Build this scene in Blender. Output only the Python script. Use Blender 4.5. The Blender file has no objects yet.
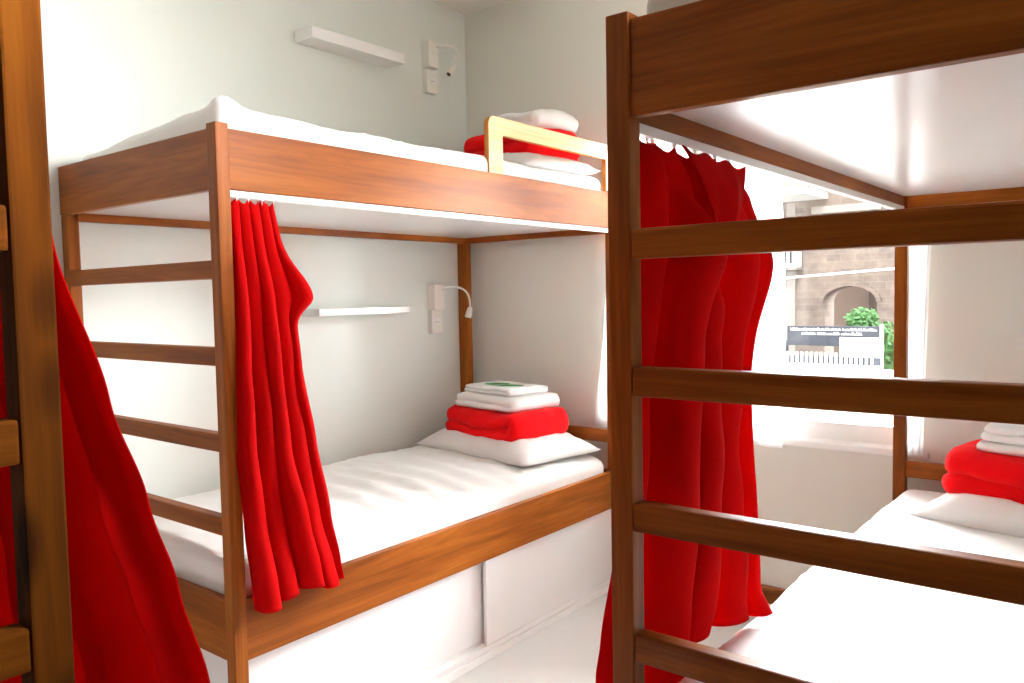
import bpy, bmesh, math, random
from mathutils import Vector, Matrix, noise

scene = bpy.context.scene
# ------------------------------------------------------------------ camera
YAW, PITCH, ROLL = math.radians(38.372), math.radians(-3.308), math.radians(-1.055)
F = Vector((-math.sin(YAW) * math.cos(PITCH), math.cos(YAW) * math.cos(PITCH), math.sin(PITCH)))
R0 = Vector((math.cos(YAW), math.sin(YAW), 0)); U0 = R0.cross(F)
Rv = R0 * math.cos(ROLL) + U0 * math.sin(ROLL)
Uv = U0 * math.cos(ROLL) - R0 * math.sin(ROLL)
cd = bpy.data.cameras.new('camera'); cam = bpy.data.objects.new('camera', cd)
scene.collection.objects.link(cam)
M = Matrix((Rv, Uv, -F)).transposed().to_4x4(); M.translation = Vector((2.892, -3.318, 1.395))
cam.matrix_world = M
cd.sensor_width = 36; cd.lens = 804.566 / 1024 * 36; cd.clip_start = .02; cd.clip_end = 200
scene.camera = cam

# ------------------------------------------------------------------ world, sun, exposure
w = bpy.data.worlds.new('sky'); scene.world = w; w.use_nodes = True
nt = w.node_tree; nt.nodes.clear()
out = nt.nodes.new('ShaderNodeOutputWorld'); bg = nt.nodes.new('ShaderNodeBackground')
tc = nt.nodes.new('ShaderNodeTexCoord'); sp = nt.nodes.new('ShaderNodeSeparateXYZ')
mr = nt.nodes.new('ShaderNodeMapRange'); rp = nt.nodes.new('ShaderNodeValToRGB')
mr.interpolation_type = 'SMOOTHSTEP'
mr.inputs['From Min'].default_value = .1; mr.inputs['From Max'].default_value = .9
mr.inputs['To Min'].default_value = 1.0; mr.inputs['To Max'].default_value = 32.0
rp.color_ramp.elements[0].position = .45; rp.color_ramp.elements[0].color = (.55, .53, .5, 1)
rp.color_ramp.elements[1].position = .56; rp.color_ramp.elements[1].color = (.95, .975, 1, 1)
hz = nt.nodes.new('ShaderNodeMapRange'); hz.inputs['From Min'].default_value = -1; hz.inputs['From Max'].default_value = 1
nt.links.new(tc.outputs['Generated'], sp.inputs[0])
dt = nt.nodes.new('ShaderNodeVectorMath'); dt.operation = 'DOT_PRODUCT'; dt.inputs[1].default_value = (.19, .98, 0)
nt.links.new(tc.outputs['Generated'], dt.inputs[0]); nt.links.new(dt.outputs['Value'], mr.inputs['Value'])
nt.links.new(sp.outputs['Z'], hz.inputs['Value']); nt.links.new(hz.outputs[0], rp.inputs[0])
nt.links.new(rp.outputs[0], bg.inputs['Color']); nt.links.new(mr.outputs[0], bg.inputs['Strength'])
nt.links.new(bg.outputs[0], out.inputs[0])

sd = bpy.data.lights.new('sun', 'SUN'); sun = bpy.data.objects.new('sun', sd); scene.collection.objects.link(sun)
sd.energy = 1.2; sd.angle = math.radians(1.0); sd.color = (1, .95, .86)
sun.rotation_euler = Vector((-.35, .8, -1.05)).to_track_quat('-Z', 'Y').to_euler()

def portal(x, y, z, sx, sz, rz):
    l = bpy.data.lights.new('sky_portal', 'AREA'); l.shape = 'RECTANGLE'; l.size = sx; l.size_y = sz; l.cycles.is_portal = True
    o = bpy.data.objects.new('sky_portal', l); scene.collection.objects.link(o); o.location = (x, y, z)
    o.rotation_euler = (math.radians(90), 0, rz); return o
portal(1.548, .19, 1.49, 1.37, 1.42, math.radians(180))   # back window, light travels to -Y
portal(3.41, -1.5, 2.38, 2.0, .7, math.radians(90))       # unseen opening added for light on the left side, light travels to -X

scene.view_settings.view_transform = 'Standard'; scene.view_settings.look = 'None'
scene.view_settings.gamma = 1; scene.view_settings.use_curve_mapping = False
scene.view_settings.exposure = 2.0
scene.cycles.max_bounces = 10; scene.cycles.diffuse_bounces = 6; scene.cycles.transparent_max_bounces = 16
scene.cycles.caustics_reflective = False; scene.cycles.caustics_refractive = False
scene.cycles.sample_clamp_indirect = 6; scene.cycles.use_denoising = True

# ------------------------------------------------------------------ materials
def base_mat(name, col, rough=.6, spec=.5):
    m = bpy.data.materials.new(name); m.use_nodes = True
    b = m.node_tree.nodes['Principled BSDF']
    b.inputs['Base Color'].default_value = (*col, 1); b.inputs['Roughness'].default_value = rough
    b.inputs['Specular IOR Level'].default_value = spec
    return m, m.node_tree, b

def coords(nt, scale, seed=True):
    tc = nt.nodes.new('ShaderNodeTexCoord'); mp = nt.nodes.new('ShaderNodeMapping')
    mp.inputs['Scale'].default_value = scale
    nt.links.new(tc.outputs['Object'], mp.inputs['Vector'])
    if seed:
        oi = nt.nodes.new('ShaderNodeObjectInfo'); mu = nt.nodes.new('ShaderNodeMath'); mu.operation = 'MULTIPLY'
        mu.inputs[1].default_value = 37.
        nt.links.new(oi.outputs['Random'], mu.inputs[0]); nt.links.new(mu.outputs[0], mp.inputs['Location'])
    return mp

def noisen(nt, vec, scale, detail=4, rough=.55, dist=0):
    n = nt.nodes.new('ShaderNodeTexNoise'); n.inputs['Scale'].default_value = scale
    n.inputs['Detail'].default_value = detail; n.inputs['Roughness'].default_value = rough
    n.inputs['Distortion'].default_value = dist
    nt.links.new(vec.outputs[0], n.inputs['Vector']); return n

def ramp(nt, src, stops):
    r = nt.nodes.new('ShaderNodeValToRGB'); e = r.color_ramp.elements
    e[0].position, e[0].color = stops[0][0], (*stops[0][1], 1)
    e[1].position, e[1].color = stops[-1][0], (*stops[-1][1], 1)
    for p, c in stops[1:-1]:
        x = e.new(p); x.color = (*c, 1)
    nt.links.new(src, r.inputs[0]); return r

def bump(nt, b, src, strength, dist):
    bp = nt.nodes.new('ShaderNodeBump'); bp.inputs['Strength'].default_value = strength
    bp.inputs['Distance'].default_value = dist
    nt.links.new(src, bp.inputs['Height']); nt.links.new(bp.outputs[0], b.inputs['Normal'])

def wood(name, axis, dark, mid, light, rough=.42, knots=False, freq=9):
    m, nt, b = base_mat(name, mid, rough, .13 if not knots else .06)
    sc = [freq, freq, freq]; sc['xyz'.index(axis)] = freq * .09
    mp = coords(nt, sc)
    n = noisen(nt, mp, 1.0, 5, .6, 1.3)
    r = ramp(nt, n.outputs['Fac'], [(.28, dark), (.5, mid), (.72, light)])
    sc2 = [freq * 14] * 3; sc2['xyz'.index(axis)] = freq * .45
    mp2 = coords(nt, sc2); n2 = noisen(nt, mp2, 1.0, 2, .5)
    r2 = ramp(nt, n2.outputs['Fac'], [(.3, (.78, .74, .7)), (.6, (1, 1, 1))])
    mx = nt.nodes.new('ShaderNodeMixRGB'); mx.blend_type = 'MULTIPLY'; mx.inputs[0].default_value = .8
    nt.links.new(r.outputs[0], mx.inputs[1]); nt.links.new(r2.outputs[0], mx.inputs[2])
    last = mx
    if knots:
        sc3 = [16, 16, 16]; sc3['xyz'.index(axis)] = 6.5
        mp3 = coords(nt, sc3); v = nt.nodes.new('ShaderNodeTexVoronoi'); v.inputs['Scale'].default_value = 1
        nt.links.new(mp3.outputs[0], v.inputs['Vector'])
        r3 = ramp(nt, v.outputs['Distance'], [(.20, (.12, .09, .06)), (.42, (1, 1, 1))])
        mk = nt.nodes.new('ShaderNodeMixRGB'); mk.blend_type = 'MULTIPLY'; mk.inputs[0].default_value = .8
        nt.links.new(last.outputs[0], mk.inputs[1]); nt.links.new(r3.outputs[0], mk.inputs[2]); last = mk
    nt.links.new(last.outputs[0], b.inputs['Base Color'])
    bump(nt, b, n2.outputs['Fac'], .12, .001)
    return m

WD = dict(dark=(.15, .034, .003), mid=(.265, .070, .007), light=(.38, .118, .015))
WOOD = {a: wood('tropical_wood_' + a, a, **WD) for a in 'xyz'}
WC = dict(dark=(.07, .018, .0015), mid=(.135, .036, .0025), light=(.20, .064, .005))
WOODC = {a: wood('knotty_wood_' + a, a, knots=True, rough=.85, **WC) for a in 'xyz'}
PALE = wood('pale_plywood', 'y', (.72, .5, .26), (.8, .58, .33), (.86, .66, .42), rough=.4)
EDGE = wood('plywood_edge', 'z', (.4, .15, .03), (.5, .2, .04), (.6, .28, .07), rough=.5)
SKIRT = wood('baseboard_wood', 'x', (.16, .05, .014), (.24, .08, .022), (.32, .12, .04))

def painted(name, col, rough=.5, bs=.05, scale=60, spec=.5):
    m, nt, b = base_mat(name, col, rough, spec)
    mp = coords(nt, (1, 1, 1), False); n = noisen(nt, mp, scale, 3)
    bump(nt, b, n.outputs['Fac'], bs, .002)
    n2 = noisen(nt, mp, 1.4, 2)
    r = ramp(nt, n2.outputs['Fac'], [(.3, tuple(c * .975 for c in col)), (.7, tuple(min(1, c * 1.015) for c in col))])
    nt.links.new(r.outputs[0], b.inputs['Base Color'])
    return m
WALLM = painted('sage_white_plaster', (.73, .76, .71), .75, .12, 45, .25)
WALLB = painted('greige_plaster', (.75, .745, .68), .75, .12, 45, .25)
DARKP = painted('dark_bounce_absorber', (.05, .03, .02), .6)  # near-black, chosen for unseen surfaces to swallow bounced light
CEILM = painted('ceiling_paint', (.82, .80, .75), .8)
FLOORM = painted('pale_floor', (.66, .64, .615), .32, .03, 20)
LAM = painted('white_laminate', (.87, .86, .85), .22, .02, 30)
PLASTIC = painted('white_plastic', (.82, .80, .74), .35, .02)
METALW = painted('white_metal', (.85, .85, .83), .3, .02)
FRAMEW = painted('white_window_frame', (.86, .86, .85), .35, .02)
BLACK = painted('black_plastic', (.02, .02, .02), .4, .02)

def cloth(name, col, rough=.85, weave=900, bs=.15, big=0, sheen=.2, trans=0, var=.06):
    m, nt, b = base_mat(name, col, rough, .2)
    b.inputs['Sheen Weight'].default_value = sheen; b.inputs['Specular IOR Level'].default_value = .08
    mp = coords(nt, (1, 1, 1)); n = noisen(nt, mp, weave, 2)
    n2 = noisen(nt, mp, 14, 4, .6)
    ad = nt.nodes.new('ShaderNodeMath'); ad.operation = 'MULTIPLY_ADD'; ad.inputs[1].default_value = big
    nt.links.new(n2.outputs['Fac'], ad.inputs[0]); nt.links.new(n.outputs['Fac'], ad.inputs[2])
    bump(nt, b, ad.outputs[0], bs, .0015)
    r = ramp(nt, n2.outputs['Fac'], [(.3, tuple(c * (1 - var) for c in col)), (.7, col)])
    nt.links.new(r.outputs[0], b.inputs['Base Color'])
    if trans:
        tr = nt.nodes.new('ShaderNodeBsdfTranslucent'); tr.inputs[0].default_value = (*col, 1)
        ms = nt.nodes.new('ShaderNodeMixShader'); ms.inputs[0].default_value = trans
        o = nt.nodes['Material Output']
        nt.links.new(b.outputs[0], ms.inputs[1]); nt.links.new(tr.outputs[0], ms.inputs[2]); nt.links.new(ms.outputs[0], o.inputs[0])
    return m
REDC = cloth('red_curtain_cotton', (.62, .0015, .002), .9, 1200, .12, .3, 0, trans=.40, var=.06)
REDB = cloth('red_fleece', (.74, .002, .004), .95, 260, .5, 1.2, .04)
SHEET = cloth('white_sheet', (.83, .82, .80), .8, 1100, .12, 3.0, .1, var=.015)
PILLOW = cloth('pillowcase', (.83, .82, .805), .8, 1100, .12, 4.0, .1, var=.015)
TOWEL = cloth('white_terry', (.86, .85, .83), .95, 300, .7, 1.5, .3, var=.03)
SHEETG = cloth('taupe_sheet', (.56, .53, .46), .85, 1100, .12, 3.0, .1)
SHEER = None
def sheer():
    m = bpy.data.materials.new('sheer_voile'); m.use_nodes = True; nt = m.node_tree; nt.nodes.clear()
    o = nt.nodes.new('ShaderNodeOutputMaterial')
    d = nt.nodes.new('ShaderNodeBsdfDiffuse'); d.inputs[0].default_value = (.86, .85, .83, 1)
    t = nt.nodes.new('ShaderNodeBsdfTranslucent'); t.inputs[0].default_value = (.96, .955, .95, 1)
    p = nt.nodes.new('ShaderNodeBsdfTransparent')
    a = nt.nodes.new('ShaderNodeMixShader'); a.inputs[0].default_value = .82
    mp = coords(nt, (1, 1, 1), False); n = noisen(nt, mp, 500, 1)
    r = nt.nodes.new('ShaderNodeMapRange'); r.inputs['To Min'].default_value = .05; r.inputs['To Max'].default_value = .16
    nt.links.new(n.outputs['Fac'], r.inputs['Value'])
    c = nt.nodes.new('ShaderNodeMixShader')
    nt.links.new(d.outputs[0], a.inputs[1]); nt.links.new(t.outputs[0], a.inputs[2])
    nt.links.new(r.outputs[0], c.inputs[0]); nt.links.new(a.outputs[0], c.inputs[1]); nt.links.new(p.outputs[0], c.inputs[2])
    nt.links.new(c.outputs[0], o.inputs[0]); return m
SHEER = sheer()
def glass():
    m = bpy.data.materials.new('window_glass'); m.use_nodes = True; nt = m.node_tree; nt.nodes.clear()
    o = nt.nodes.new('ShaderNodeOutputMaterial'); g = nt.nodes.new('ShaderNodeBsdfGlossy'); g.inputs['Roughness'].default_value = .02
    p = nt.nodes.new('ShaderNodeBsdfTransparent'); p.inputs[0].default_value = (.97, .98, .98, 1)
    f = nt.nodes.new('ShaderNodeFresnel'); f.inputs[0].default_value = 1.3
    c = nt.nodes.new('ShaderNodeMixShader')
    nt.links.new(f.outputs[0], c.inputs[0]); nt.links.new(p.outputs[0], c.inputs[1]); nt.links.new(g.outputs[0], c.inputs[2])
    nt.links.new(c.outputs[0], o.inputs[0]); return m
GLASS = glass()
def stone():
    m, nt, b = base_mat('stone_blocks', (.5, .42, .35), .9, .2)
    tc = nt.nodes.new('ShaderNodeTexCoord'); mp = nt.nodes.new('ShaderNodeMapping'); mp.inputs['Rotation'].default_value = (math.pi / 2, 0, 0)
    nt.links.new(tc.outputs['Object'], mp.inputs['Vector'])
    br = nt.nodes.new('ShaderNodeTexBrick'); br.inputs['Scale'].default_value = 2.6
    br.inputs['Color1'].default_value = (.21, .17, .15, 1); br.inputs['Color2'].default_value = (.175, .145, .13, 1)
    br.inputs['Mortar'].default_value = (.23, .195, .175, 1); br.inputs['Mortar Size'].default_value = .012
    nt.links.new(mp.outputs[0], br.inputs['Vector'])
    n = noisen(nt, mp, 3.2, 5, .65)
    r = ramp(nt, n.outputs['Fac'], [(.3, (.68, .64, .62)), (.7, (1.15, 1.1, 1.06))])
    mx = nt.nodes.new('ShaderNodeMixRGB'); mx.blend_type = 'MULTIPLY'; mx.inputs[0].default_value = 1
    nt.links.new(br.outputs[0], mx.inputs[1]); nt.links.new(r.outputs[0], mx.inputs[2]); nt.links.new(mx.outputs[0], b.inputs['Base Color'])
    return m
STONE = stone()
CONC = painted('pale_render', (.27, .235, .21), .9, .2, 20)
PAVE = painted('street_paving', (.14, .13, .125), .9, .2, 12)
SIGNM = painted('slate_sign_paint', (.025, .028, .042), .5, .02)
LEAFM, _n, _b = base_mat('leaf_green', (.055, .15, .04), .6)
GREEN = painted('green_paper', (.03, .30, .06), .6, .02)
DOORM = painted('dark_door_wood', (.06, .045, .035), .6)

# ------------------------------------------------------------------ helpers
COL = scene.collection
def obj(name, bm, mat, parent=None, smooth=False):
    me = bpy.data.meshes.new(name); bmesh.ops.recalc_face_normals(bm, faces=bm.faces); bm.to_mesh(me); bm.free()
    mats = mat if isinstance(mat, (list, tuple)) else [mat]
    for m in mats: me.materials.append(m)
    if smooth:
        for p in me.polygons: p.use_smooth = True
    o = bpy.data.objects.new(name, me); COL.objects.link(o)
    if parent: o.parent = parent
    return o
def tag(o, label, cat, group=None):
    o['label'] = label; o['category'] = cat
    if group: o['group'] = group
    return o
def thing(name, label, cat, loc=(0, 0, 0), rz=0, group=None):
    o = bpy.data.objects.new(name, None); COL.objects.link(o); o.empty_display_size = .1
    o.location = loc; o.rotation_euler = (0, 0, rz); return tag(o, label, cat, group)
def struct(name, bm, mat, parent=None, smooth=False):
    o = obj(name, bm, mat, parent, smooth)
    if not parent: o['kind'] = 'structure'
    return o
def merge(bm, t):
    me = bpy.data.meshes.new('tmp'); t.to_mesh(me); t.free(); bm.from_mesh(me); bpy.data.meshes.remove(me)
def bx(bm, x0, x1, y0, y1, z0, z1, bev=.003, seg=2, mat=0):
    if x0 > x1: x0, x1 = x1, x0
    if y0 > y1: y0, y1 = y1, y0
    t = bmesh.new(); bmesh.ops.create_cube(t, size=1)
    for v in t.verts:
        v.co = Vector(((x0 + x1) / 2 + v.co.x * (x1 - x0), (y0 + y1) / 2 + v.co.y * (y1 - y0), (z0 + z1) / 2 + v.co.z * (z1 - z0)))
    if bev: bmesh.ops.bevel(t, geom=t.edges[:] + t.verts[:], offset=bev, segments=seg, affect='EDGES', profile=.6)
    for f in t.faces: f.material_index = mat
    merge(bm, t); return bm
def box(*a, **k): return bx(bmesh.new(), *a, **k)
def tube(bm, pts, rad, n=12):
    rings = []; pts = [Vector(p) for p in pts]; N = len(pts)
    rs = rad if isinstance(rad, (list, tuple)) else [rad] * N
    for i, p in enumerate(pts):
        d = (pts[min(i + 1, N - 1)] - pts[max(i - 1, 0)]).normalized()
        a = d.cross(Vector((0, 0, 1)));
        if a.length < .05: a = d.cross(Vector((0, 1, 0)))
        a.normalize(); b = d.cross(a)
        rings.append([bm.verts.new(p + (a * math.cos(2 * math.pi * k / n) + b * math.sin(2 * math.pi * k / n)) * rs[i]) for k in range(n)])
    for i in range(N - 1):
        for k in range(n):
            bm.faces.new((rings[i][k], rings[i][(k + 1) % n], rings[i + 1][(k + 1) % n], rings[i + 1][k]))
    bm.faces.new(rings[0][::-1]); bm.faces.new(rings[-1]); return bm
def bez(p, n=16):
    p = [Vector(q) for q in p]; o = []
    for i in range(n + 1):
        t = i / n; q = p[:]
        while len(q) > 1: q = [a.lerp(b, t) for a, b in zip(q, q[1:])]
        o.append(q[0])
    return o
def lerp(a, b, t): return a + (b - a) * t
def interp(keys, z):
    # keys: list of (z, v1, v2, ...) in descending z, smooth
    if z >= keys[0][0]: return keys[0][1:]
    for a, b in zip(keys, keys[1:]):
        if z >= b[0]:
            t = (a[0] - z) / (a[0] - b[0]); t = t * t * (3 - 2 * t) * .5 + t * .5
            return tuple(lerp(p, q, t) for p, q in zip(a[1:], b[1:]))
    return keys[-1][1:]

# ------------------------------------------------------------------ room shell
H = 2.9; XR = 3.22; YN = -6.0
struct('floor', box(-.2, XR + .2, YN - .2, 0.0, -.1, 0, bev=0), FLOORM)
struct('ceiling', box(-.2, XR + .2, YN - .2, .2, H, H + .15, bev=0), CEILM)
struct('wall_left', box(-.2, -.02, YN, 0, 0, H, bev=0), WALLM)
WX0, WX1, WZ0, WZ1 = .86, 2.236, .775, 2.2
b_ = bmesh.new()
for a in ((-.2, WX0, 0, .2, 0, H), (WX1, XR + .2, 0, .2, 0, H), (WX0, WX1, 0, .2, 0, WZ0), (WX0, WX1, 0, .2, WZ1, H)):
    bx(b_, *a, bev=0)
struct('wall_back', b_, WALLB)
# right wall with an unseen high opening, added to let in more sky light
b_ = bmesh.new()
for a in ((XR, XR + .2, -.5, 0, 0, H), (XR, XR + .2, YN, -2.5, 0, H), (XR, XR + .2, -2.5, -.5, 0, 2.03), (XR, XR + .2, -2.5, -.5, 2.73, H)):
    bx(b_, *a, bev=0)
struct('wall_right', b_, WALLM)
struct('absorber_slab_right', box(XR - .05, XR, YN, -2.3, 0, H, bev=0), DARKP)  # unseen dark slab over the wall, added to cut bounced light
b_ = bmesh.new()
bx(b_, -.2, XR + .2, YN - .2, YN, 0, H, bev=0)
struct('wall_rear', b_, DARKP)  # unseen rear wall, darkened to keep light off the camera-facing wood
b_ = box(0.96, XR, -.018, 0, .06, .135, bev=.004)
struct('baseboard_back', b_, SKIRT)
struct('trim_1', box(0.96, XR, -.012, 0, 0, .06, bev=.002), FLOORM)

# window_1: white frame, sash stiles, sill, glass
wb = bmesh.new()
fy0, fy1 = .06, .13
bx(wb, WX0, WX0 + .06, fy0, fy1, WZ0, WZ1); bx(wb, WX1 - .055, WX1, fy0, fy1, WZ0, WZ1)
bx(wb, WX0 + .06, WX1 - .055, fy0, fy1, WZ0, WZ0 + .075); bx(wb, WX0 + .06, WX1 - .055, fy0, fy1, WZ1 - .06, WZ1)
bx(wb, 1.50, 1.56, fy0 + .01, fy1 - .01, WZ0 + .075, WZ1 - .06)
wroot = struct('window_1', wb, FRAMEW)
obj('window_sill', box(WX0 - .02, WX1 + .02, -.012, .24, WZ0 - .028, WZ0 + .002, bev=.006), FRAMEW, wroot)
obj('pane', box(WX0 + .05, 1.51, .09, .096, WZ0 + .07, WZ1 - .05, bev=0), GLASS, wroot)
obj('pane', box(1.55, WX1 - .05, .09, .096, WZ0 + .07, WZ1 - .05, bev=0), GLASS, wroot)

# ------------------------------------------------------------------ bunk beds
W = .95
RUNGS = (1.504, 1.267, 1.03, .797)
def bunk(label, loc, rz=0, L=2.05, mirror=False, mats=WOOD, guard=False, group=None, plat=1.70, xs=.002):
    t = thing('bunk_bed', label, 'bunk bed', loc, rz, group)
    def X(a, b): return (W - b, W - a) if mirror else (a, b)
    def part(name, specs, mat, bev=.003, parent=t):
        bm = bmesh.new()
        for s in specs:
            x0, x1 = X(s[0], s[1]); bx(bm, x0, x1, *s[2:6], bev=bev, mat=s[6] if len(s) > 6 else 0)
        return obj(name, bm, mat, parent)
    pw, pd = .044, .040
    # near posts and far posts
    part('post', [(W - pw, W, 0, pd, 0, 1.868)], mats['z'], .0035)
    part('post', [(xs, xs + pw, .008, pd + .008, 0, 1.6925)], mats['z'], .0035)
    part('post', [(W - pw, W, L - pd, L, 0, 1.868)], mats['z'], .0035)
    part('post', [(xs, pw, L - pd, L, 0, 1.868)], mats['z'], .0035)
    # rails (side rails sit a few mm inside the post faces)
    part('upper_side_rail', [(W - .032, W - .005, pd, L - pd, 1.693, 1.856)], mats['y'])
    part('upper_side_rail', [(.006, .036, pd, L - pd, 1.672, 1.856)], mats['y'])
    part('upper_end_rail', [(xs, W - pw, .006, .032, 1.693, 1.856)], mats['x'])
    part('upper_end_rail', [(pw, W - pw, L - .034, L - .008, 1.672, 1.856)], mats['x'])
    part('lower_side_rail', [(W - .032, W - .005, pd, L - pd, .391, .563)], mats['y'])
    part('lower_side_rail', [(.006, .032, pd, L - pd, .391, .563)], mats['y'])
    part('lower_end_rail', [(pw, W - pw, .006, .032, .391, .563)], mats['x'])
    part('lower_end_rail', [(pw, W - pw, L - .034, L - .008, .391, .563)], mats['x'])
    part('headboard_bar', [(pw, W - pw, L - .034, L - .010, .692, .752)], mats['x'])
    for z in RUNGS:
        part('ladder_rung', [(xs + pw - .006, W - pw - .0005, .002, .036, z - .051, z)], mats['x'], .005)
    p = part('upper_platform', [(.036, W - .032, .032, L - .034, plat, plat + .02)], LAM, .001)
    part('lower_platform', [(.032, W - .032, .032, L - .034, .435, .455)], LAM, .001)
    # storage cabinet under the lower bunk
    c = part('storage_cabinet', [(.05, W - .05, .045, .061, .06, .391), (.05, W - .05, L - .061, L - .045, .06, .391),
                                 (.05, .065, .061, L - .061, .06, .391), (.05, W - .05, .045, L - .045, .05, .065),
                                 (.05, W - .012, .041, L - .041, 0, .03), (.05, W - .02, .041, L - .041, .03, .052)], LAM, .002)
    ym = 1.085 / 2.05 * L
    part('sliding_door', [(W - .066, W - .052, .048, ym + .02, .053, .39)], LAM, .002)
    part('sliding_door', [(W - .036, W - .020, ym, L - .048, .053, .39)], LAM, .002)
    # curtain track
    part('curtain_track', [(W - .033, W - .012, pd, L - pd, 1.674, 1.6925)], METALW, .002)
    if guard:
        bm = bmesh.new()
        y0, y1, z0, z1, r = 1.168, 2.095, 1.80, 2.078, .035
        xo, xi = W - .033, W - .055
        def outl(x, y0, y1, z0, z1, r):
            pts = [(y0, z0)] + [(y0 + r - r * math.cos(a), z1 - r + r * math.sin(a)) for a in [math.pi / 2 * i / 8 for i in range(9)]]
            pts += [(y1 - r + r * math.sin(a), z1 - r + r * math.cos(a)) for a in [math.pi / 2 * i / 8 for i in range(9)]] + [(y1, z0)]
            return pts
        o1 = outl(0, y0, y1, z0, z1, r); o2 = outl(0, y0 + .085, y1 - .085, z0, z1 - .066, .006)
        for x in (xo, xi): pass
        vo = [[bm.verts.new((x, a, b)) for a, b in o1] for x in (xo, xi)]
        vi = [[bm.verts.new((x, a, b)) for a, b in o2] for x in (xo, xi)]
        n = len(o1)
        for i in range(n - 1):
            f = bm.faces.new((vo[0][i], vo[0][i + 1], vi[0][i + 1], vi[0][i]))
            f = bm.faces.new((vo[1][i + 1], vo[1][i], vi[1][i], vi[1][i + 1]))
            f = bm.faces.new((vo[0][i + 1], vo[0][i], vo[1][i], vo[1][i + 1])); f.material_index = 1
            f = bm.faces.new((vi[0][i], vi[0][i + 1], vi[1][i + 1], vi[1][i])); f.material_index = 1
        for k in (0, n - 1):
            bm.faces.new((vo[0][k], vi[0][k], vi[1][k], vo[1][k]))
        g = obj('guard_rail', bm, [PALE, EDGE], t)
        g['label'] = 'pale plywood guard rail with rounded corner'
    return t
YA = -2.111
bunk('wooden bunk bed against the left wall, its pale guard rail at the top', (0, YA, 0), guard=True, xs=-.018, group='bunk beds of the dormitory')
bunk('wooden bunk bed on the right, its four ladder rungs crossing the view of the window', (2.152, YA, 0), mirror=True, group='bunk beds of the dormitory', plat=1.728)
bunk('knotty wooden bunk bed at the left edge, only one post and rung ends in view', (1.912, -2.918 - W, 0), rz=math.pi / 2, L=1.90, mats=WOODC, group='bunk beds of the dormitory')

# ------------------------------------------------------------------ soft things
def rounded_slab(x0, x1, y0, y1, z0, z1, r=.03, nx=46, ny=90, fn=None, amp=.0055, seed=0, side=6):
    """closed cushion-like slab built as a shell: top grid + bottom grid joined by rounded sides"""
    bm = bmesh.new(); prof = []
    k = side
    for i in range(k + 1):
        a = math.pi / 2 * i / k; prof.append((r * (1 - math.cos(a)), z0 + r - r * math.sin(a) if False else 0))
    # profile from bottom centre outwards: (inset, z)
    pr = [(r * (1 - math.sin(math.pi / 2 * i / k)), z0 + r * (1 - math.cos(math.pi / 2 * i / k))) for i in range(k + 1)]
    pt = [(r * (1 - math.cos(math.pi / 2 * i / k)), z1 - r + r * math.sin(math.pi / 2 * i / k)) for i in range(k + 1)]
    def ring(ins, z):
        xa, xb, ya, yb = x0 + ins, x1 - ins, y0 + ins, y1 - ins; rc = max(.004, .045 - ins)
        pts = []
        per = [((xa, ya), (xb, ya), nx), ((xb, ya), (xb, yb), ny), ((xb, yb), (xa, yb), nx), ((xa, yb), (xa, ya), ny)]
        for (a, b, n) in per:
            for i in range(n): pts.append((lerp(a[0], b[0], i / n), lerp(a[1], b[1], i / n)))
        o = []
        for x, y in pts:   # round plan corners
            cx = min(max(x, xa + rc), xb - rc); cy = min(max(y, ya + rc), yb - rc)
            if x != cx and y != cy or (abs(x - cx) > 0 and abs(y - cy) > 0):
                d = Vector((x - cx, y - cy)); d = d.normalized() * rc; x, y = cx + d.x, cy + d.y
            o.append((x, y, z))
        return o
    rings = [ring(i, z) for i, z in pr] + [ring(i, z) for i, z in pt]
    vr = [[bm.verts.new(p) for p in r_] for r_ in rings]; n = len(vr[0])
    for a, b in zip(vr, vr[1:]):
        for i in range(n): bm.faces.new((a[i], a[(i + 1) % n], b[(i + 1) % n], b[i]))
    # top and bottom as grids sharing the border ring
    for rg, flip in ((vr[-1], False), (vr[0], True)):
        z = rg[0].co.z; g = {}
        xa, xb, ya, yb = x0 + r, x1 - r, y0 + r, y1 - r
        for i in range(nx + 1):
            for j in range(ny + 1):
                if j == 0 and i < nx: v = rg[i]
                elif i == nx and j < ny: v = rg[nx + j]
                elif j == ny and i > 0: v = rg[nx + ny + (nx - i)]
                elif i == 0 and j > 0: v = rg[2 * nx + ny + (ny - j)]
                else: v = bm.verts.new((lerp(xa, xb, i / nx), lerp(ya, yb, j / ny), z))
                g[i, j] = v
        for i in range(nx):
            for j in range(ny):
                q = (g[i, j], g[i + 1, j], g[i + 1, j + 1], g[i, j + 1])
                bm.faces.new(q[::-1] if flip else q)
    for v in bm.verts:
        c = v.co; t = (c.z - z0) / (z1 - z0)
        if t > .15:
            n1 = noise.fractal(Vector((c.x * 3 + seed, c.y * 3, seed)), 1, 2, 3)
            n2 = noise.noise(Vector((c.x * 7 + c.y * 5 + seed, c.y * 28 - c.x * 9, seed)))
            n2 = n2 * abs(n2)
            v.co.z += (n1 * amp * 1.5 + n2 * amp * 2.2) * t
        if fn: fn(v, t)
    return bm

def mattress(label, loc, size, z0, z1, rz=0, seed=0, fn=None, mat=SHEET, group='mattresses in fitted sheets'):
    bm = rounded_slab(0, size[0], 0, size[1], 0, z1 - z0, r=.038, seed=seed, fn=fn)
    o = obj('mattress', bm, mat, None, True); o.location = (loc[0], loc[1], z0); o.rotation_euler = (0, 0, rz)
    return tag(o, label, 'mattress', group)

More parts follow.
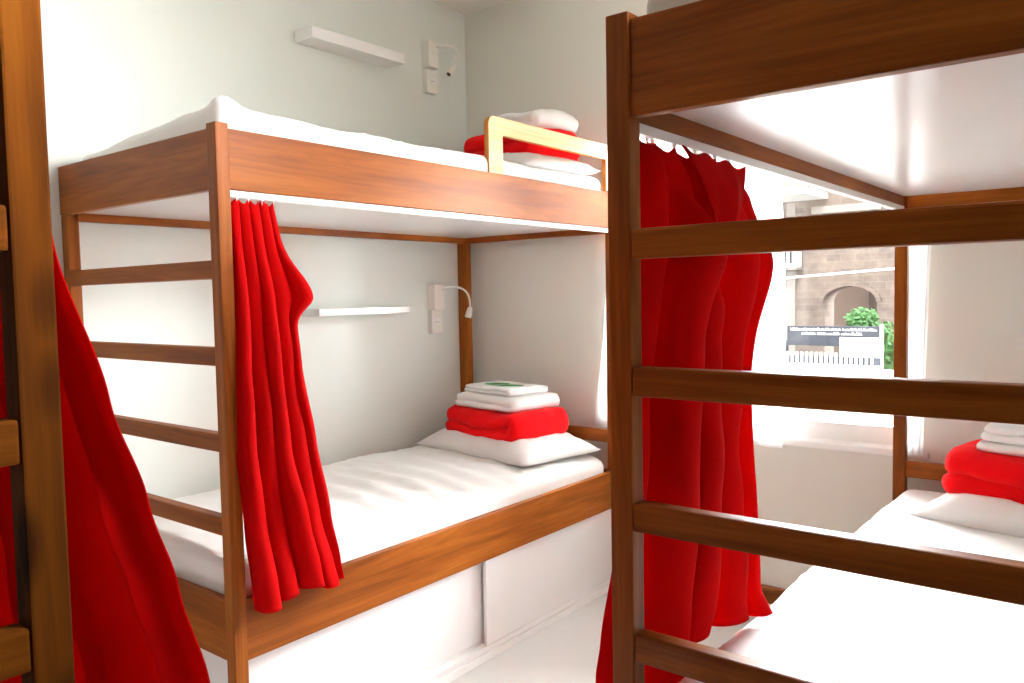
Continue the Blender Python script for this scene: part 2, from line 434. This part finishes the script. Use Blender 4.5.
def lift(cx, cy, h, s):
    def f(v, t):
        d = math.hypot((v.co.x - cx) / s, (v.co.y - cy) / s)
        v.co.z += h * math.exp(-d * d) * max(0, t)
    return f
def upA(v, t):
    # sheet slips at the foot end: peak at the post corner, sagging towards the wall
    y = v.co.y; x = v.co.x
    k = math.exp(-(y / .16) ** 2) * max(0, t)
    v.co.z += k * (-.030 + .048 * (x / .88)) + .03 * math.exp(-((x - .85) / .05) ** 2 - (y / .06) ** 2) * t
    v.co.z += .0022 * math.sin(x * 18 + y * 90) * math.exp(-(y / .12) ** 2) * t
def loA(v, t):
    x, y = v.co.x, v.co.y
    # soft front edge dips to the rail, diagonal drag wrinkles in the middle
    v.co.z -= .055 * max(0, (x - .45) / .44) ** 2 * max(0, t) * (1 if y > .25 else .3 + 2.8 * y)
    v.co.z += .0060 * math.sin((y * 46 + x * 14) + 2 * math.sin(x * 6)) * math.exp(-((y - 1.0) / .5) ** 2 - ((x - .55) / .3) ** 2) * t
mattress('white sheeted mattress on the lower bunk beneath the wall shelf', (.045, YA + .045, 0), (.865, 1.955), .455, .665, seed=2, fn=loA)
mattress('white sheeted mattress high on the upper bunk behind the guard rail', (.045, YA + .04, 0), (.865, 1.96), 1.72, 1.925, seed=5, fn=upA)
mattress('white sheeted mattress seen between the rungs below the window', (2.152 + .04, YA + .045, 0), (.87, 1.955), .455, .662, seed=9, fn=lift(.55, .75, .012, .25))
mattress('mattress in a grey-beige sheet, just peeping over the top right panel', (2.152 + .04, YA + .04, 0), (.87, 1.96), 1.748, 1.925, seed=12, mat=SHEETG)
mattress('white sheeted mattress on the upper bunk behind the knotty post', (1.87, -2.918 - W + .045, 0), (.865, 1.80), 1.72, 1.91, rz=math.pi / 2, seed=14)
mattress('white sheeted mattress on the lower bunk behind the knotty post', (1.87, -2.918 - W + .045, 0), (.865, 1.80), .455, .655, rz=math.pi / 2, seed=15)

def pillow(label, loc, rz, size=(.78, .48), h=.13, seed=0, dent=.0, tilt=(0, 0)):
    bm = bmesh.new(); n, m = 44, 30; top = {}; bot = {}
    a, b = size[0] / 2, size[1] / 2
    for i in range(n + 1):
        for j in range(m + 1):
            u = 2 * i / n - 1; v = 2 * j / m - 1
            pin = 1 - .05 * (1 - abs(u) ** 2.2) * abs(v) ** 3; piu = 1 - .045 * (1 - abs(v) ** 2.2) * abs(u) ** 3
            x = u * a * piu; y = v * b * pin
            th = h * (max(0, 1 - abs(u) ** 2.6) ** .5) * (max(0, 1 - abs(v) ** 2.6) ** .5)
            nz = noise.fractal(Vector((u * 2 + seed, v * 1.6, seed)), 1, 2, 3) * .012
            wr = noise.noise(Vector((u * 9 + seed, v * 4 + u * 3, seed + 3))) * .005
            th -= dent * h * math.exp(-(u / .6) ** 2 - (v / .6) ** 2)
            e = min(1, th / (h * .4) + .0)
            zt = .006 + th * .78 + (nz + wr) * e; zb = -th * .22 * 0 + .004 - .0 * e
            c = 0
            edge = i in (0, n) or j in (0, m)
            zt += c * 1.5; zb = .002 + (1 - e) * .010 + c * 1.5
            top[i, j] = bm.verts.new((x, y, zt if not edge else zb + .004))
            bot[i, j] = top[i, j] if edge else bm.verts.new((x, y, min(zb, zt - .002)))
    for i in range(n):
        for j in range(m):
            bm.faces.new((top[i, j], top[i + 1, j], top[i + 1, j + 1], top[i, j + 1]))
            q = [bot[i, j + 1], bot[i + 1, j + 1], bot[i + 1, j], bot[i, j]]
            if len(set(q) - {top[i, j], top[i + 1, j], top[i + 1, j + 1], top[i, j + 1]}) > 0:
                try: bm.faces.new(q)
                except ValueError: pass
    o = obj('pillow', bm, PILLOW, None, True); o.location = loc; o.rotation_euler = (tilt[0], tilt[1], rz)
    return tag(o, label, 'pillow', 'pillows at the head ends')

def folded(name, label, cat, loc, rz, size, layers, th, mat, group, seed=0, amp=.006, tilt=(0, 0), sag=0, drop=0, over=.0):
    """cloth folded back and forth: a serpentine of `layers` thicknesses, extruded over size[1]"""
    Lx, Ly = size; bm = bmesh.new(); r = th / 2
    # centre line
    cl = []
    for k in range(layers):
        z = r + k * th * .98; a, b = (-Lx / 2 + r, Lx / 2 - r) if k % 2 == 0 else (Lx / 2 - r, -Lx / 2 + r)
        off = .012 * ((k * 37) % 5 - 2) / 2
        for i in range(25): cl.append(Vector((lerp(a, b, i / 24) + (off if (i in range(2, 23)) else off), z)))
        if k < layers - 1:
            for i in range(1, 6):
                ang = -math.pi / 2 + math.pi * i / 6; s = 1 if k % 2 == 0 else -1
                cl.append(Vector((b + off + s * math.cos(ang) * r * 1.0, z + r * .98 + math.sin(ang) * r * .98)))
    left, right = [], []
    hw = r * .965
    for i, p in enumerate(cl):
        d = (cl[min(i + 1, len(cl) - 1)] - cl[max(i - 1, 0)]).normalized(); nrm = Vector((-d.y, d.x))
        left.append(p + nrm * hw); right.append(p - nrm * hw)
    def cap(c, a, sgn):
        o = []; v = a - c; base = math.atan2(v.y, v.x)
        for i in range(1, 6): o.append(c + Vector((math.cos(base + sgn * math.pi * i / 6), math.sin(base + sgn * math.pi * i / 6))) * hw)
        return o
    loop = left + cap(cl[-1], left[-1], -1) + right[::-1] + cap(cl[0], right[0], -1)
    ny = 22; ends = [(-Ly / 2, .35), (-Ly / 2 + .004, .75), (-Ly / 2 + .012, 1)] 
    ys = [-Ly / 2 + Ly * (j / ny) for j in range(ny + 1)]
    vr = []
    cz = layers * th / 2
    for j, y in enumerate(ys):
        rr = []
        for q in loop:
            x, z = q
            v = Vector((x, y, z))
            nn = noise.fractal(Vector((x * 6 + seed, y * 6, z * 9 + seed)), 1, 2, 3)
            n2 = noise.noise(Vector((x * 14 + seed, y * 14, seed)))
            edge = abs(2 * y / Ly)
            zz = z * (1 - .10 * max(0, edge - .75) / .25)
            zz += (nn * amp + n2 * amp * .4) * min(1, z / th)
            zz -= sag * (z / (layers * th)) * (2 * x / Lx) ** 2 * 0
            v.z = max(.001, zz); v.y = y * (1 - .04 * abs(2 * x / Lx) ** 4) + nn * amp * .8; v.x = x * (1 - .05 * edge ** 4) + n2 * amp * .5
            v.z -= drop * (max(0, abs(2 * x / Lx) - .35)) ** 2
            rr.append(bm.verts.new(v))
        vr.append(rr)
    n = len(loop)
    for j in range(ny):
        for i in range(n): bm.faces.new((vr[j][i], vr[j][(i + 1) % n], vr[j + 1][(i + 1) % n], vr[j + 1][i]))
    m = len(cl)
    for rr in (vr[0], vr[-1]):
        # bridge the thickness across the strip on each cut end, slightly domed
        L_, R_ = rr[:m], rr[m + 5:m + 5 + m][::-1]
        s = -1 if rr is vr[0] else 1
        mid = [bm.verts.new((a.co + b.co) / 2 + Vector((0, s * hw * .55, 0))) for a, b in zip(L_, R_)]
        for i in range(m - 1):
            bm.faces.new((L_[i], L_[i + 1], mid[i + 1], mid[i])); bm.faces.new((mid[i], mid[i + 1], R_[i + 1], R_[i]))
        c1 = [L_[-1]] + rr[m:m + 5] + [R_[-1]]; c0 = [R_[0]] + rr[2 * m + 5:] + [L_[0]]
        for a, b in zip(c1, c1[1:]): bm.faces.new((a, b, mid[-1]))
        for a, b in zip(c0, c0[1:]): bm.faces.new((a, b, mid[0]))
    o = obj(name, bm, mat, None, True); o.location = loc; o.rotation_euler = (tilt[0], tilt[1], rz)
    return tag(o, label, cat, group)

GB, GT = 'folded red blankets on the pillows', 'folded white towels on the blankets'
# lower bunk, left
pillow('white pillow on the lower left bunk under the red blanket and two towels', (.475, -.335, .652), math.radians(-9), (.80, .50), .165, 1, .35)
folded('blanket', 'thick red blanket folded in a bundle on the lower left pillow', 'blanket', (.475, -.33, .722), math.radians(-11), (.53, .34), 2, .068, REDB, GB, 3, .010, drop=-.02)
folded('towel', 'white folded bath towel directly on the red blanket of the lower left bunk', 'towel', (.475, -.31, .860), math.radians(-9), (.44, .30), 2, .034, TOWEL, GT, 7, .006)
tw = folded('towel', 'thin white folded towel topmost on the lower left stack, with green leaf cards', 'towel', (.462, -.30, .927), math.radians(-12), (.36, .25), 2, .018, TOWEL, GT, 8, .004)
def leafcard(label, loc, rz, s):
    bm = bmesh.new(); pts = [(-.05, -.015), (-.03, -.022), (.05, -.008), (.055, .004), (.0, .024), (-.035, .016)]
    a = [bm.verts.new((x * s, y * s, 0)) for x, y in pts]; b = [bm.verts.new((x * s, y * s, .0022)) for x, y in pts]
    bm.faces.new(a[::-1]); bm.faces.new(b)
    for i in range(6): bm.faces.new((a[i], a[(i + 1) % 6], b[(i + 1) % 6], b[i]))
    o = obj('leaf_card', bm, GREEN); o.location = loc; o.rotation_euler = (0, 0, rz)
    return tag(o, label, 'card', 'green cards on the top towel')
leafcard('small green leaf-shaped card on the top towel, the left one of two', (.42, -.32, .9665), .5, 1.15)
leafcard('narrow green leaf-shaped card on the top towel, the right one of two', (.53, -.345, .9665), .15, 1.15)
# upper bunk, left
pillow('white pillow behind the guard rail of the upper bunk', (.56, -.36, 1.925), math.radians(-12), (.72, .46), .14, 4, .2)
folded('blanket', 'red folded blanket behind the guard rail of the upper bunk', 'blanket', (.57, -.30, 1.990), math.radians(-12), (.46, .34), 2, .080, REDB, GB, 11, .010)
folded('towel', 'white folded towel heaped on the red blanket of the upper bunk', 'towel', (.64, -.29, 2.136), math.radians(-10), (.34, .26), 2, .042, TOWEL, GT, 12, .012, tilt=(0, .06))
# lower bunk, right
pillow('white pillow on the right bunk under the red blanket', (2.71, -.40, .652), math.radians(-14), (.74, .46), .15, 6, .2)
folded('blanket', 'red folded blanket at the right edge on the right bunk pillow', 'blanket', (2.715, -.34, .725), math.radians(-18), (.62, .38), 2, .075, REDB, GB, 21, .012)
folded('towel', 'lower white folded towel on the red blanket of the right bunk', 'towel', (2.72, -.33, .872), math.radians(-16), (.44, .30), 1, .032, TOWEL, GT, 22, .006)
folded('towel', 'upper white folded towel, topmost on the right bunk stack', 'towel', (2.73, -.33, .905), math.radians(-16), (.44, .29), 2, .028, TOWEL, GT, 23, .008)

# ------------------------------------------------------------------ red curtains
def curtain(label, keys, z_top, nf, along, hooks, mat=REDC, seed=0, cols=190, rows=90, name='curtain', group='red bunk curtains', zbot=None, th=.0025, extra=None, flap=None, cat='curtain'):
    """keys: (z, ax, ay, bx, by, amp) - left and right ends of the row and the fold depth at that height"""
    bm = bmesh.new(); g = []
    z0 = keys[0][0]; z1 = keys[-1][0]
    for r in range(rows + 1):
        t = r / rows; row = []
        for c in range(cols + 1):
            s = c / cols
            z = lerp(z0, z1, t)
            if zbot: z = lerp(z0, zbot(s), t)
            ax, ay, bx_, by, amp = interp(keys, z)[:5]
            d = Vector((bx_ - ax, by - ay)); dn = Vector((-d.y, d.x)).normalized(); du = d.normalized()
            ph = seed + 1.1 * math.sin(2.1 * t + seed) * (.3 + s) + .8 * noise.noise(Vector((s * 3, t * 2.5, seed)))
            w = math.sin(2 * math.pi * nf * s + ph)
            w2 = math.sin(2 * math.pi * nf * .43 * s + ph * 2 + 1.3)
            top = math.exp(-(t * 14))
            k = (.65 * math.copysign(abs(w) ** .75, w) + .45 * w2 * (1 - top)) * amp
            k += noise.noise(Vector((s * 6 + seed, t * 7, 4))) * amp * .28
            sh = math.cos(2 * math.pi * nf * s + ph) * min(d.length / nf * .22, amp * .5)
            env = min(1, s * 12, (1 - s) * 7) * .85 + .15
            x = ax + d.x * s + dn.x * k * env + du.x * sh * env
            y = ay + d.y * s + dn.y * k * env + du.y * sh * env
            zz = z
            if r == 0 and False: zz = z
            # scallops between hooks
            zz -= .012 * math.sin(math.pi * ((s * hooks) % 1)) ** 2 * top
            p = Vector((x, y, zz))
            if extra: p = extra(p, s, t)
            row.append(bm.verts.new(p))
        g.append(row)
    for r in range(rows):
        for c in range(cols):
            bm.faces.new((g[r][c], g[r][c + 1], g[r + 1][c + 1], g[r + 1][c]))
    if flap:
        (P0, P1, P2) = flap; n_ = 26; fg = []
        for i in range(n_ + 1):
            row = []
            for j in range(n_ + 1):
                u, v = i / n_, j / n_
                q = Vector(P0).lerp(Vector(P1), u).lerp(Vector(P2) + (Vector(P1) - Vector(P0)) * (u - .5) * .10, v)
                q.x += .030 * math.sin(math.pi * min(1, v * 1.1)) ** .8 * (.4 + .6 * math.sin(math.pi * u)) + .012 * math.sin(u * 11 + v * 3) * v
                q.z -= .010 * math.sin(math.pi * ((u * 3) % 1)) ** 2 * (1 - v)
                row.append(bm.verts.new(q))
            fg.append(row)
        for i in range(n_):
            for j in range(n_): bm.faces.new((fg[i][j], fg[i + 1][j], fg[i + 1][j + 1], fg[i][j + 1]))
    tops = [g[0][round(i * cols / hooks)].co.copy() for i in range(hooks + 1)]
    o = obj(name, bm, mat, None, True)
    so = o.modifiers.new('thickness', 'SOLIDIFY'); so.thickness = th; so.offset = 0
    tag(o, label, cat, group)
    for p in tops:
        b = bmesh.new(); tube(b, [(p.x, p.y, p.z - .012), (p.x, p.y, p.z + .004), (p.x, p.y, z_top)], [.0018, .0022, .0022], 8)
        bx(b, p.x - .003, p.x + .003, p.y - .003, p.y + .003, z_top - .005, z_top, bev=.001)
        h = obj('curtain_hook', b, PLASTIC, o); h['label'] = 'white plastic curtain hook'
    return o
# left bunk: bunched beside the near post, spilling out over the lower rail
XC_ = .929
def pointA(p, s, t):
    # one fold sticks out as a point near the top of the free edge
    z = p.z
    k = math.exp(-((z - 1.40) / (.10 if z > 1.40 else .045)) ** 2) * max(0, (s - .72) / .28) ** 1.2
    p.y += .055 * k; p.x += .02 * k
    return p
curtain('red curtain bunched beside the near post of the left bunk', [
    (1.671, XC_, -2.066, XC_, -1.925, .012),
    (1.58, .930, -2.068, .935, -1.915, .024),
    (1.40, .940, -2.072, .945, -1.880, .032),
    (1.20, .945, -2.080, .950, -1.862, .034),
    (.98, .952, -2.085, .956, -1.826, .036),
    (.75, .968, -2.078, .965, -1.785, .036),
    (.60, .985, -2.072, .978, -1.758, .036),
    (.53, .990, -2.07, .985, -1.748, .036)], 1.675, 4.4, 'y', 8, seed=1.2, extra=pointA,
    zbot=lambda s: .545 - .010 * math.sin(s * 9) + .0 * s)
# right bunk
XB_ = 2.152 + .022
def foldB(p, s, t):
    z = p.z
    # heavy folded-over flap in the upper third, belly at z 1.45, foot spreading on the mattress
    k = math.exp(-((z - 1.45) / .12) ** 2) * max(0, (s - .45) / .55)
    p.y += .022 * k; p.x += .02 * k
    # a long diagonal crease: the cloth before it hangs nearer to the bed
    a, b = (-2.02, 1.67), (-1.80, 1.41)
    m2 = ((b[0] - a[0]) * (z - a[1]) - (b[1] - a[1]) * (p.y - a[0])) / math.hypot(b[0] - a[0], b[1] - a[1])
    f2 = min(1, max(0, -m2 / .012)); f2 = f2 * f2 * (3 - 2 * f2)
    if z > 1.30: p.x += .040 * f2 * math.exp(-(m2 / .16) ** 2) * min(1, (z - 1.30) / .15) * min(1, s / .16)
    q = max(0, (.72 - z) / .08) * max(0, (s - .80) / .20)
    q = min(q, 1.2)
    p.x += .04 * q; p.y -= .0 * q
    if s > .45: p.z = max(p.z, .668 + .01 * math.sin(s * 60) * .3) if p.x > 2.19 else p.z
    # diagonal drape crease
    return p
curtain('long red curtain hanging inside the right bunk beside its near post', [
    (1.667, XB_, -2.058, XB_, -1.655, .016),
    (1.60, XB_ + .005, -2.062, XB_ + .01, -1.575, .026),
    (1.46, XB_ + .005, -2.066, XB_ + .015, -1.515, .048),
    (1.20, XB_ - .01, -2.064, XB_ + .02, -1.585, .058),
    (.95, 2.14, -2.060, XB_ + .03, -1.580, .060),
    (.74, 2.10, -2.055, XB_ + .035, -1.575, .058),
    (.66, 2.085, -2.052, XB_ + .04, -1.575, .054),
    (.40, 2.08, -2.05, XB_ - .01, -1.62, .050)], 1.675, 4.3, 'y', 9, seed=3.3, extra=foldB, flap=((2.205, -1.93, 1.668), (2.205, -1.63, 1.660), (2.225, -1.80, 1.46)),
    zbot=lambda s: lerp(.40, .672, min(1, max(0, (s - .40) / .12))))
# bunk at the left edge: hangs on the far side of the post and swings out
curtain('red curtain swung out behind the knotty post at the left edge', [
    (1.662, 1.868, -2.938, 1.42, -2.938, .016),
    (1.47, 1.86, -2.902, 1.40, -2.936, .026),
    (1.27, 1.855, -2.842, 1.38, -2.932, .030),
    (1.13, 1.85, -2.795, 1.36, -2.93, .032),
    (1.0, 1.85, -2.757, 1.34, -2.925, .034),
    (.85, 1.85, -2.716, 1.33, -2.92, .036),
    (.45, 1.85, -2.60, 1.30, -2.90, .040)], 1.675, 4.3, 'x', 9, seed=5.0)

# sheer curtain at the window
rod = bmesh.new(); tube(rod, [(.93, -.055, 2.262), (2.36, -.055, 2.262)], .009, 12)
for x in (.96, 2.32): bx(rod, x - .006, x + .006, -.055, 0, 2.250, 2.262, bev=.001)
rod_t = obj('curtain_rod', rod, METALW, None, True); tag(rod_t, 'thin white curtain rod above the window', 'curtain rod')
curtain('sheer white voile curtain drawn across the left part of the window', [
    (2.245, 1.0, -.05, 1.70, -.05, .014),
    (1.3, .865, -.045, 1.735, -.05, .014),
    (.742, .80, -.045, 1.72, -.05, .018)], 2.252, 9.2, 'x', 14, mat=SHEER, seed=2.2, cols=240, rows=30, name='sheer_curtain', group=None, th=.0006)

curtain('narrow sheer white voile panel gathered at the right edge of the window', [
    (2.245, 2.19, -.045, 2.28, -.045, .006),
    (.765, 2.165, -.040, 2.243, -.040, .006)], 2.252, 3.2, 'x', 3, mat=SHEER, seed=4.2, cols=60, rows=24, name='sheer_curtain', group=None, th=.0006)

# ------------------------------------------------------------------ wall shelves, lamps, sockets
def shelf(label, z0, z1, y0, y1):
    t = obj('wall_shelf', box(-.02, .102, y0, y1, z0, z1, bev=.003), LAM)
    return tag(t, label, 'shelf', 'floating wall shelves')
shelf('slim white floating shelf high on the wall above the upper bunk', 2.497, 2.545, -1.112, -.575)
shelf('slim white floating shelf on the wall over the lower bunk', 1.319, 1.350, -1.122, -.585)
def lamp(label, y, z, tip, bend=.008):
    t = thing('reading_lamp', label, 'reading lamp', (0, y, z), group='bedside reading lamps')
    obj('lamp_box', box(-.02, .034, -.036, .036, -.065, .065, bev=.004), PLASTIC, t)
    tx, ty, tz = tip
    path = bez([(.034, .018, .040), (.085, .05, .062), (.10, .15, .055), (tx, ty, tz + .055), (tx, ty, tz)], 20)
    b = bmesh.new(); tube(b, path, .0055, 10); obj('gooseneck', b, PLASTIC, t, True)
    b = bmesh.new()
    tube(b, [(tx, ty, tz + .006), (tx, ty, tz - .004), (tx - .004, ty - bend * .5, tz - .03), (tx - .008, ty - bend, tz - .052), (tx - .009, ty - bend * 1.12, tz - .058)], [.006, .012, .017, .018, .015], 16)
    h = obj('lamp_head', b, PLASTIC, t, True)
    b = bmesh.new(); tube(b, [(tx - .009, ty - bend * 1.12, tz - .0575), (tx - .0095, ty - bend * 1.18, tz - .061)], [.012, .011], 14)
    obj('lens', b, BLACK, h, True)
    b = box(.034, .037, -.008, .008, .0, .016, bev=.001); obj('switch', b, PLASTIC, t)
    return t
lamp('white gooseneck reading lamp on the wall above the upper bunk', -.300, 2.615, (.07, .128, -.030), .045)
lamp('white gooseneck reading lamp in the corner of the lower bunk', -.298, 1.392, (.07, .192, -.055))
def socket(label, y, z):
    t = thing('wall_socket', label, 'socket', (0, y, z), group='wall sockets under the lamps')
    obj('cover_plate', box(-.02, .010, -.038, .038, -.060, .060, bev=.003), PLASTIC, t)
    b = box(.010, .014, -.017, .017, -.017, .017, bev=.002)
    s = obj('socket_insert', b, METALW, t)
    for dy in (-.008, 0, .008):
        b = bmesh.new(); tube(b, [(.0141, dy, .0), (.0146, dy, .0)], .0022, 8); obj('pin_hole', b, BLACK, s)
socket('white wall socket plate directly under the upper reading lamp', -.292, 2.486)
socket('white wall socket plate directly under the lower reading lamp', -.296, 1.263)

# ------------------------------------------------------------------ outside the window
struct('ground', box(-14, 16, .2, 30, -1.6, -1.5, bev=0), PAVE)
# stone house with arched porch; facade plane at y = 8
FY = 8.0
def facade():
    bm = bmesh.new(); ax0, ax1, zc = -.60, .08, 1.22; r = (ax1 - ax0) / 2; cx = (ax0 + ax1) / 2
    X0, X1, Z0, Z1 = -7, 7, -1.5, 3.1; dep = .45
    n = 24; arc = [(cx - r * math.cos(math.pi * i / n), zc + r * .62 * math.sin(math.pi * i / n)) for i in range(n + 1)]
    hole = [(ax0, Z0)] + arc + [(ax1, Z0)]
    for y, fl in ((FY, 0), (FY + dep, 1)):
        hv = [bm.verts.new((x, y, z)) for x, z in hole]
        tv = [bm.verts.new((x, y, Z1)) for x, z in hole]
        for i in range(len(hole) - 1):
            if abs(hole[i][0] - hole[i + 1][0]) > 1e-6: bm.faces.new((hv[i], hv[i + 1], tv[i + 1], tv[i]))
        a = [bm.verts.new((X0, y, Z0)), bm.verts.new((X0, y, Z1))]; bm.faces.new((a[0], hv[0], hv[1], tv[1], a[1]))
        a = [bm.verts.new((X1, y, Z0)), bm.verts.new((X1, y, Z1))]; bm.faces.new((a[0], a[1], tv[-2], hv[-2], hv[-1]))
        if fl == 0: h0 = hv
    for i in range(len(hole) - 1):
        bm.faces.new((h0[i], h0[i + 1], hv[i + 1], hv[i]))
    bmesh.ops.remove_doubles(bm, verts=bm.verts, dist=1e-5)
    return bm, arc, cx, r, zc
bm, arc, acx, ar, azc = facade()
house = thing('stone_house', 'stone house with an arched porch across the street, seen through the window', 'building', (0, FY, -1.5))
def hp(name, bm, mat, sm=False):
    bmesh.ops.translate(bm, verts=bm.verts, vec=(0, -FY, 1.5)); return obj(name, bm, mat, house, sm)
hp('stone_wall', bm, STONE)
bm = bmesh.new()
for i in range(len(arc) - 1):
    (x0, z0), (x1, z1) = arc[i], arc[i + 1]
    c = Vector((acx, azc)); o = []
    for (x, z) in ((x0, z0), (x1, z1)):
        d = (Vector((x, z)) - c).normalized(); o.append((x + d.x * .06, z + d.y * .06))
    vs = []
    for y in (FY - .05, FY + .02):
        vs.append([bm.verts.new(q) for q in ((x0, y, z0), (x1, y, z1), (o[1][0], y, o[1][1]), (o[0][0], y, o[0][1]))])
    a, b = vs; bm.faces.new(a); bm.faces.new(b[::-1])
    for k in range(4): bm.faces.new((a[k], b[k], b[(k + 1) % 4], a[(k + 1) % 4]))
hp('arch_trim', bm, STONE)
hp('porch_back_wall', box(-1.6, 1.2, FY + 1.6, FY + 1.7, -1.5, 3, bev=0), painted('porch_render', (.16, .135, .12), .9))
hp('porch_door', box(-.42, -.16, FY + 1.54, FY + 1.6, -1.5, 1.35, bev=.01), DOORM)
hp('porch_column', box(-.80, -.66, FY + .5, FY + .64, -1.5, 1.6, bev=.02), FRAMEW)
hp('roof_slab', box(-1.6, 1.2, FY + .45, FY + 1.7, 2.2, 2.4, bev=0), CONC)
for k in range(9): hp('cornice_block', box(-7 + k * 1.56, -7 + k * 1.56 + .9, FY - .08, FY + .01, 2.42, 2.52, bev=.01), CONC)
hp('eave', box(-3.0, -.55, FY - .9, FY, 2.62, 2.70, bev=.01), FRAMEW)
hp('pilaster', box(-1.10, -.98, FY - .06, FY, -1.5, 2.6, bev=.01), CONC)
win = hp('house_window', box(-1.42, -1.16, FY - .03, FY + .01, 2.05, 2.5, bev=.01), DOORM)
cable = bmesh.new(); tube(cable, bez([(-7, FY - .4, 1.15), (-1, FY - .4, 1.60), (6, FY - .4, 1.93)], 20), .016, 8)
tag(obj('overhead_cable', cable, FRAMEW, None, True), 'pale overhead cable crossing in front of the stone house', 'cable')
ac = thing('air_conditioner', 'white air conditioner unit on the stone house wall', 'air conditioner', (-1.02, FY - .30, 1.70))
obj('casing', box(-.14, .14, 0, .24, 0, .26, bev=.02), FRAMEW, ac)
bm = bmesh.new()
for k in range(3): bx(bm, -.10 + k * .075, -.065 + k * .075, -.012, 0, .05, .21, bev=.003)
obj('grille', bm, BLACK, ac)
obj('bracket', box(-.14, .14, .02, .30, -.03, 0, bev=.005), CONC, ac)

def bush(label, c, r, seed, n=420):
    random.seed(seed); bm = bmesh.new()
    for _ in range(n):
        d = Vector((random.gauss(0, 1), random.gauss(0, 1), random.gauss(0, 1))).normalized() * (random.random() ** .4)
        p = Vector((d.x * r[0], d.y * r[1], d.z * r[2])); s = random.uniform(.025, .05)
        a = Vector((random.gauss(0, 1), random.gauss(0, 1), random.gauss(0, 1))).normalized(); b = a.orthogonal().normalized()
        vs = [bm.verts.new(p + q) for q in (-a * s, b * s * .45, a * s, -b * s * .45)]
        bm.faces.new(vs)
    t = thing('bush', label, 'bush', c, group='bushes before the porch')
    obj('foliage', bm, LEAFM, t)
    b = bmesh.new(); tube(b, [(0, 0, -1.5 - c[2]), (.02, 0, -.5), (0, 0, 0)], [.03, .02, .012], 8)
    obj('stem', b, DOORM, t, True)
bush('round green bush below the porch arch', (.16, 7.0, 1.0), (.20, .2, .17), 1)
bush('taller green bush at the right of the sign', (.50, 6.9, .66), (.20, .2, .36), 2, 620)

# sign board
SY = 6.2
sg = thing('sign_board', 'dark slate sign board with two lines of white lettering above the fence', 'sign', (.03, SY, -1.5))
obj('board', box(-.50, .53, 0, .04, 2.24, 2.47, bev=.004), SIGNM, sg)
obj('lower_panel', box(.10, .53, -.006, .034, 1.80, 2.345, bev=.004), FRAMEW, sg)
obj('sign_post', box(.53, .56, 0, .05, 0, 2.49, bev=.004), FRAMEW, sg)
obj('sign_post', box(-.53, -.50, 0, .05, 0, 2.30, bev=.004), SIGNM, sg)
random.seed(4); bm = bmesh.new()
for z, xa, xb, h in ((2.418, -.475, .49, .030), (2.368, -.33, .33, .030)):
    x = xa
    while x < xb:
        ww = random.uniform(.014, .022)
        if random.random() < .12: x += .014; continue
        hh = h * random.choice((1, 1, .75, .75, 1.1))
        k = random.randrange(4)
        y0, y1 = -.0035, .001; st = ww * .42
        bx(bm, x, x + st, y0, y1, z, z + hh, bev=0)
        if k != 3: bx(bm, x + ww - st, x + ww, y0, y1, z, z + hh * (1 if k else .6), bev=0)
        if k in (0, 1): bx(bm, x + st, x + ww - st, y0, y1, z + hh * .4, z + hh * .62, bev=0)
        if k in (2, 3): bx(bm, x, x + ww, y0, y1, z, z + hh * .25, bev=0)
        x += ww + .005
obj('lettering', bm, FRAMEW, sg)
# picket fence
FX = 5.6
fe = thing('picket_fence', 'white picket fence in front of the dark sign board', 'fence', (0, FX, -1.5))
for k in range(34):
    x = -1.1 + k * .052
    b = bmesh.new(); bx(b, x, x + .024, 0, .014, .1, 2.21, bev=.002)
    vs = [v for v in b.verts if v.co.z > 2.18]
    obj('picket', b, FRAMEW, fe)
bm = bmesh.new(); bx(bm, -1.12, .70, .014, .03, 2.06, 2.085, bev=.002); bx(bm, -1.12, .70, .014, .03, 1.2, 1.24, bev=.002)
obj('fence_rail', bm, FRAMEW, fe)
obj('fence_backing', box(-1.12, .70, .06, .07, 1.96, 2.165, bev=0), SIGNM, fe)
obj('white_glare_slab', box(-3, 3, -.10, -.01, 0, 2.05, bev=.01), FRAMEW, fe)  # added white slab, imitates the overexposed band low in the view
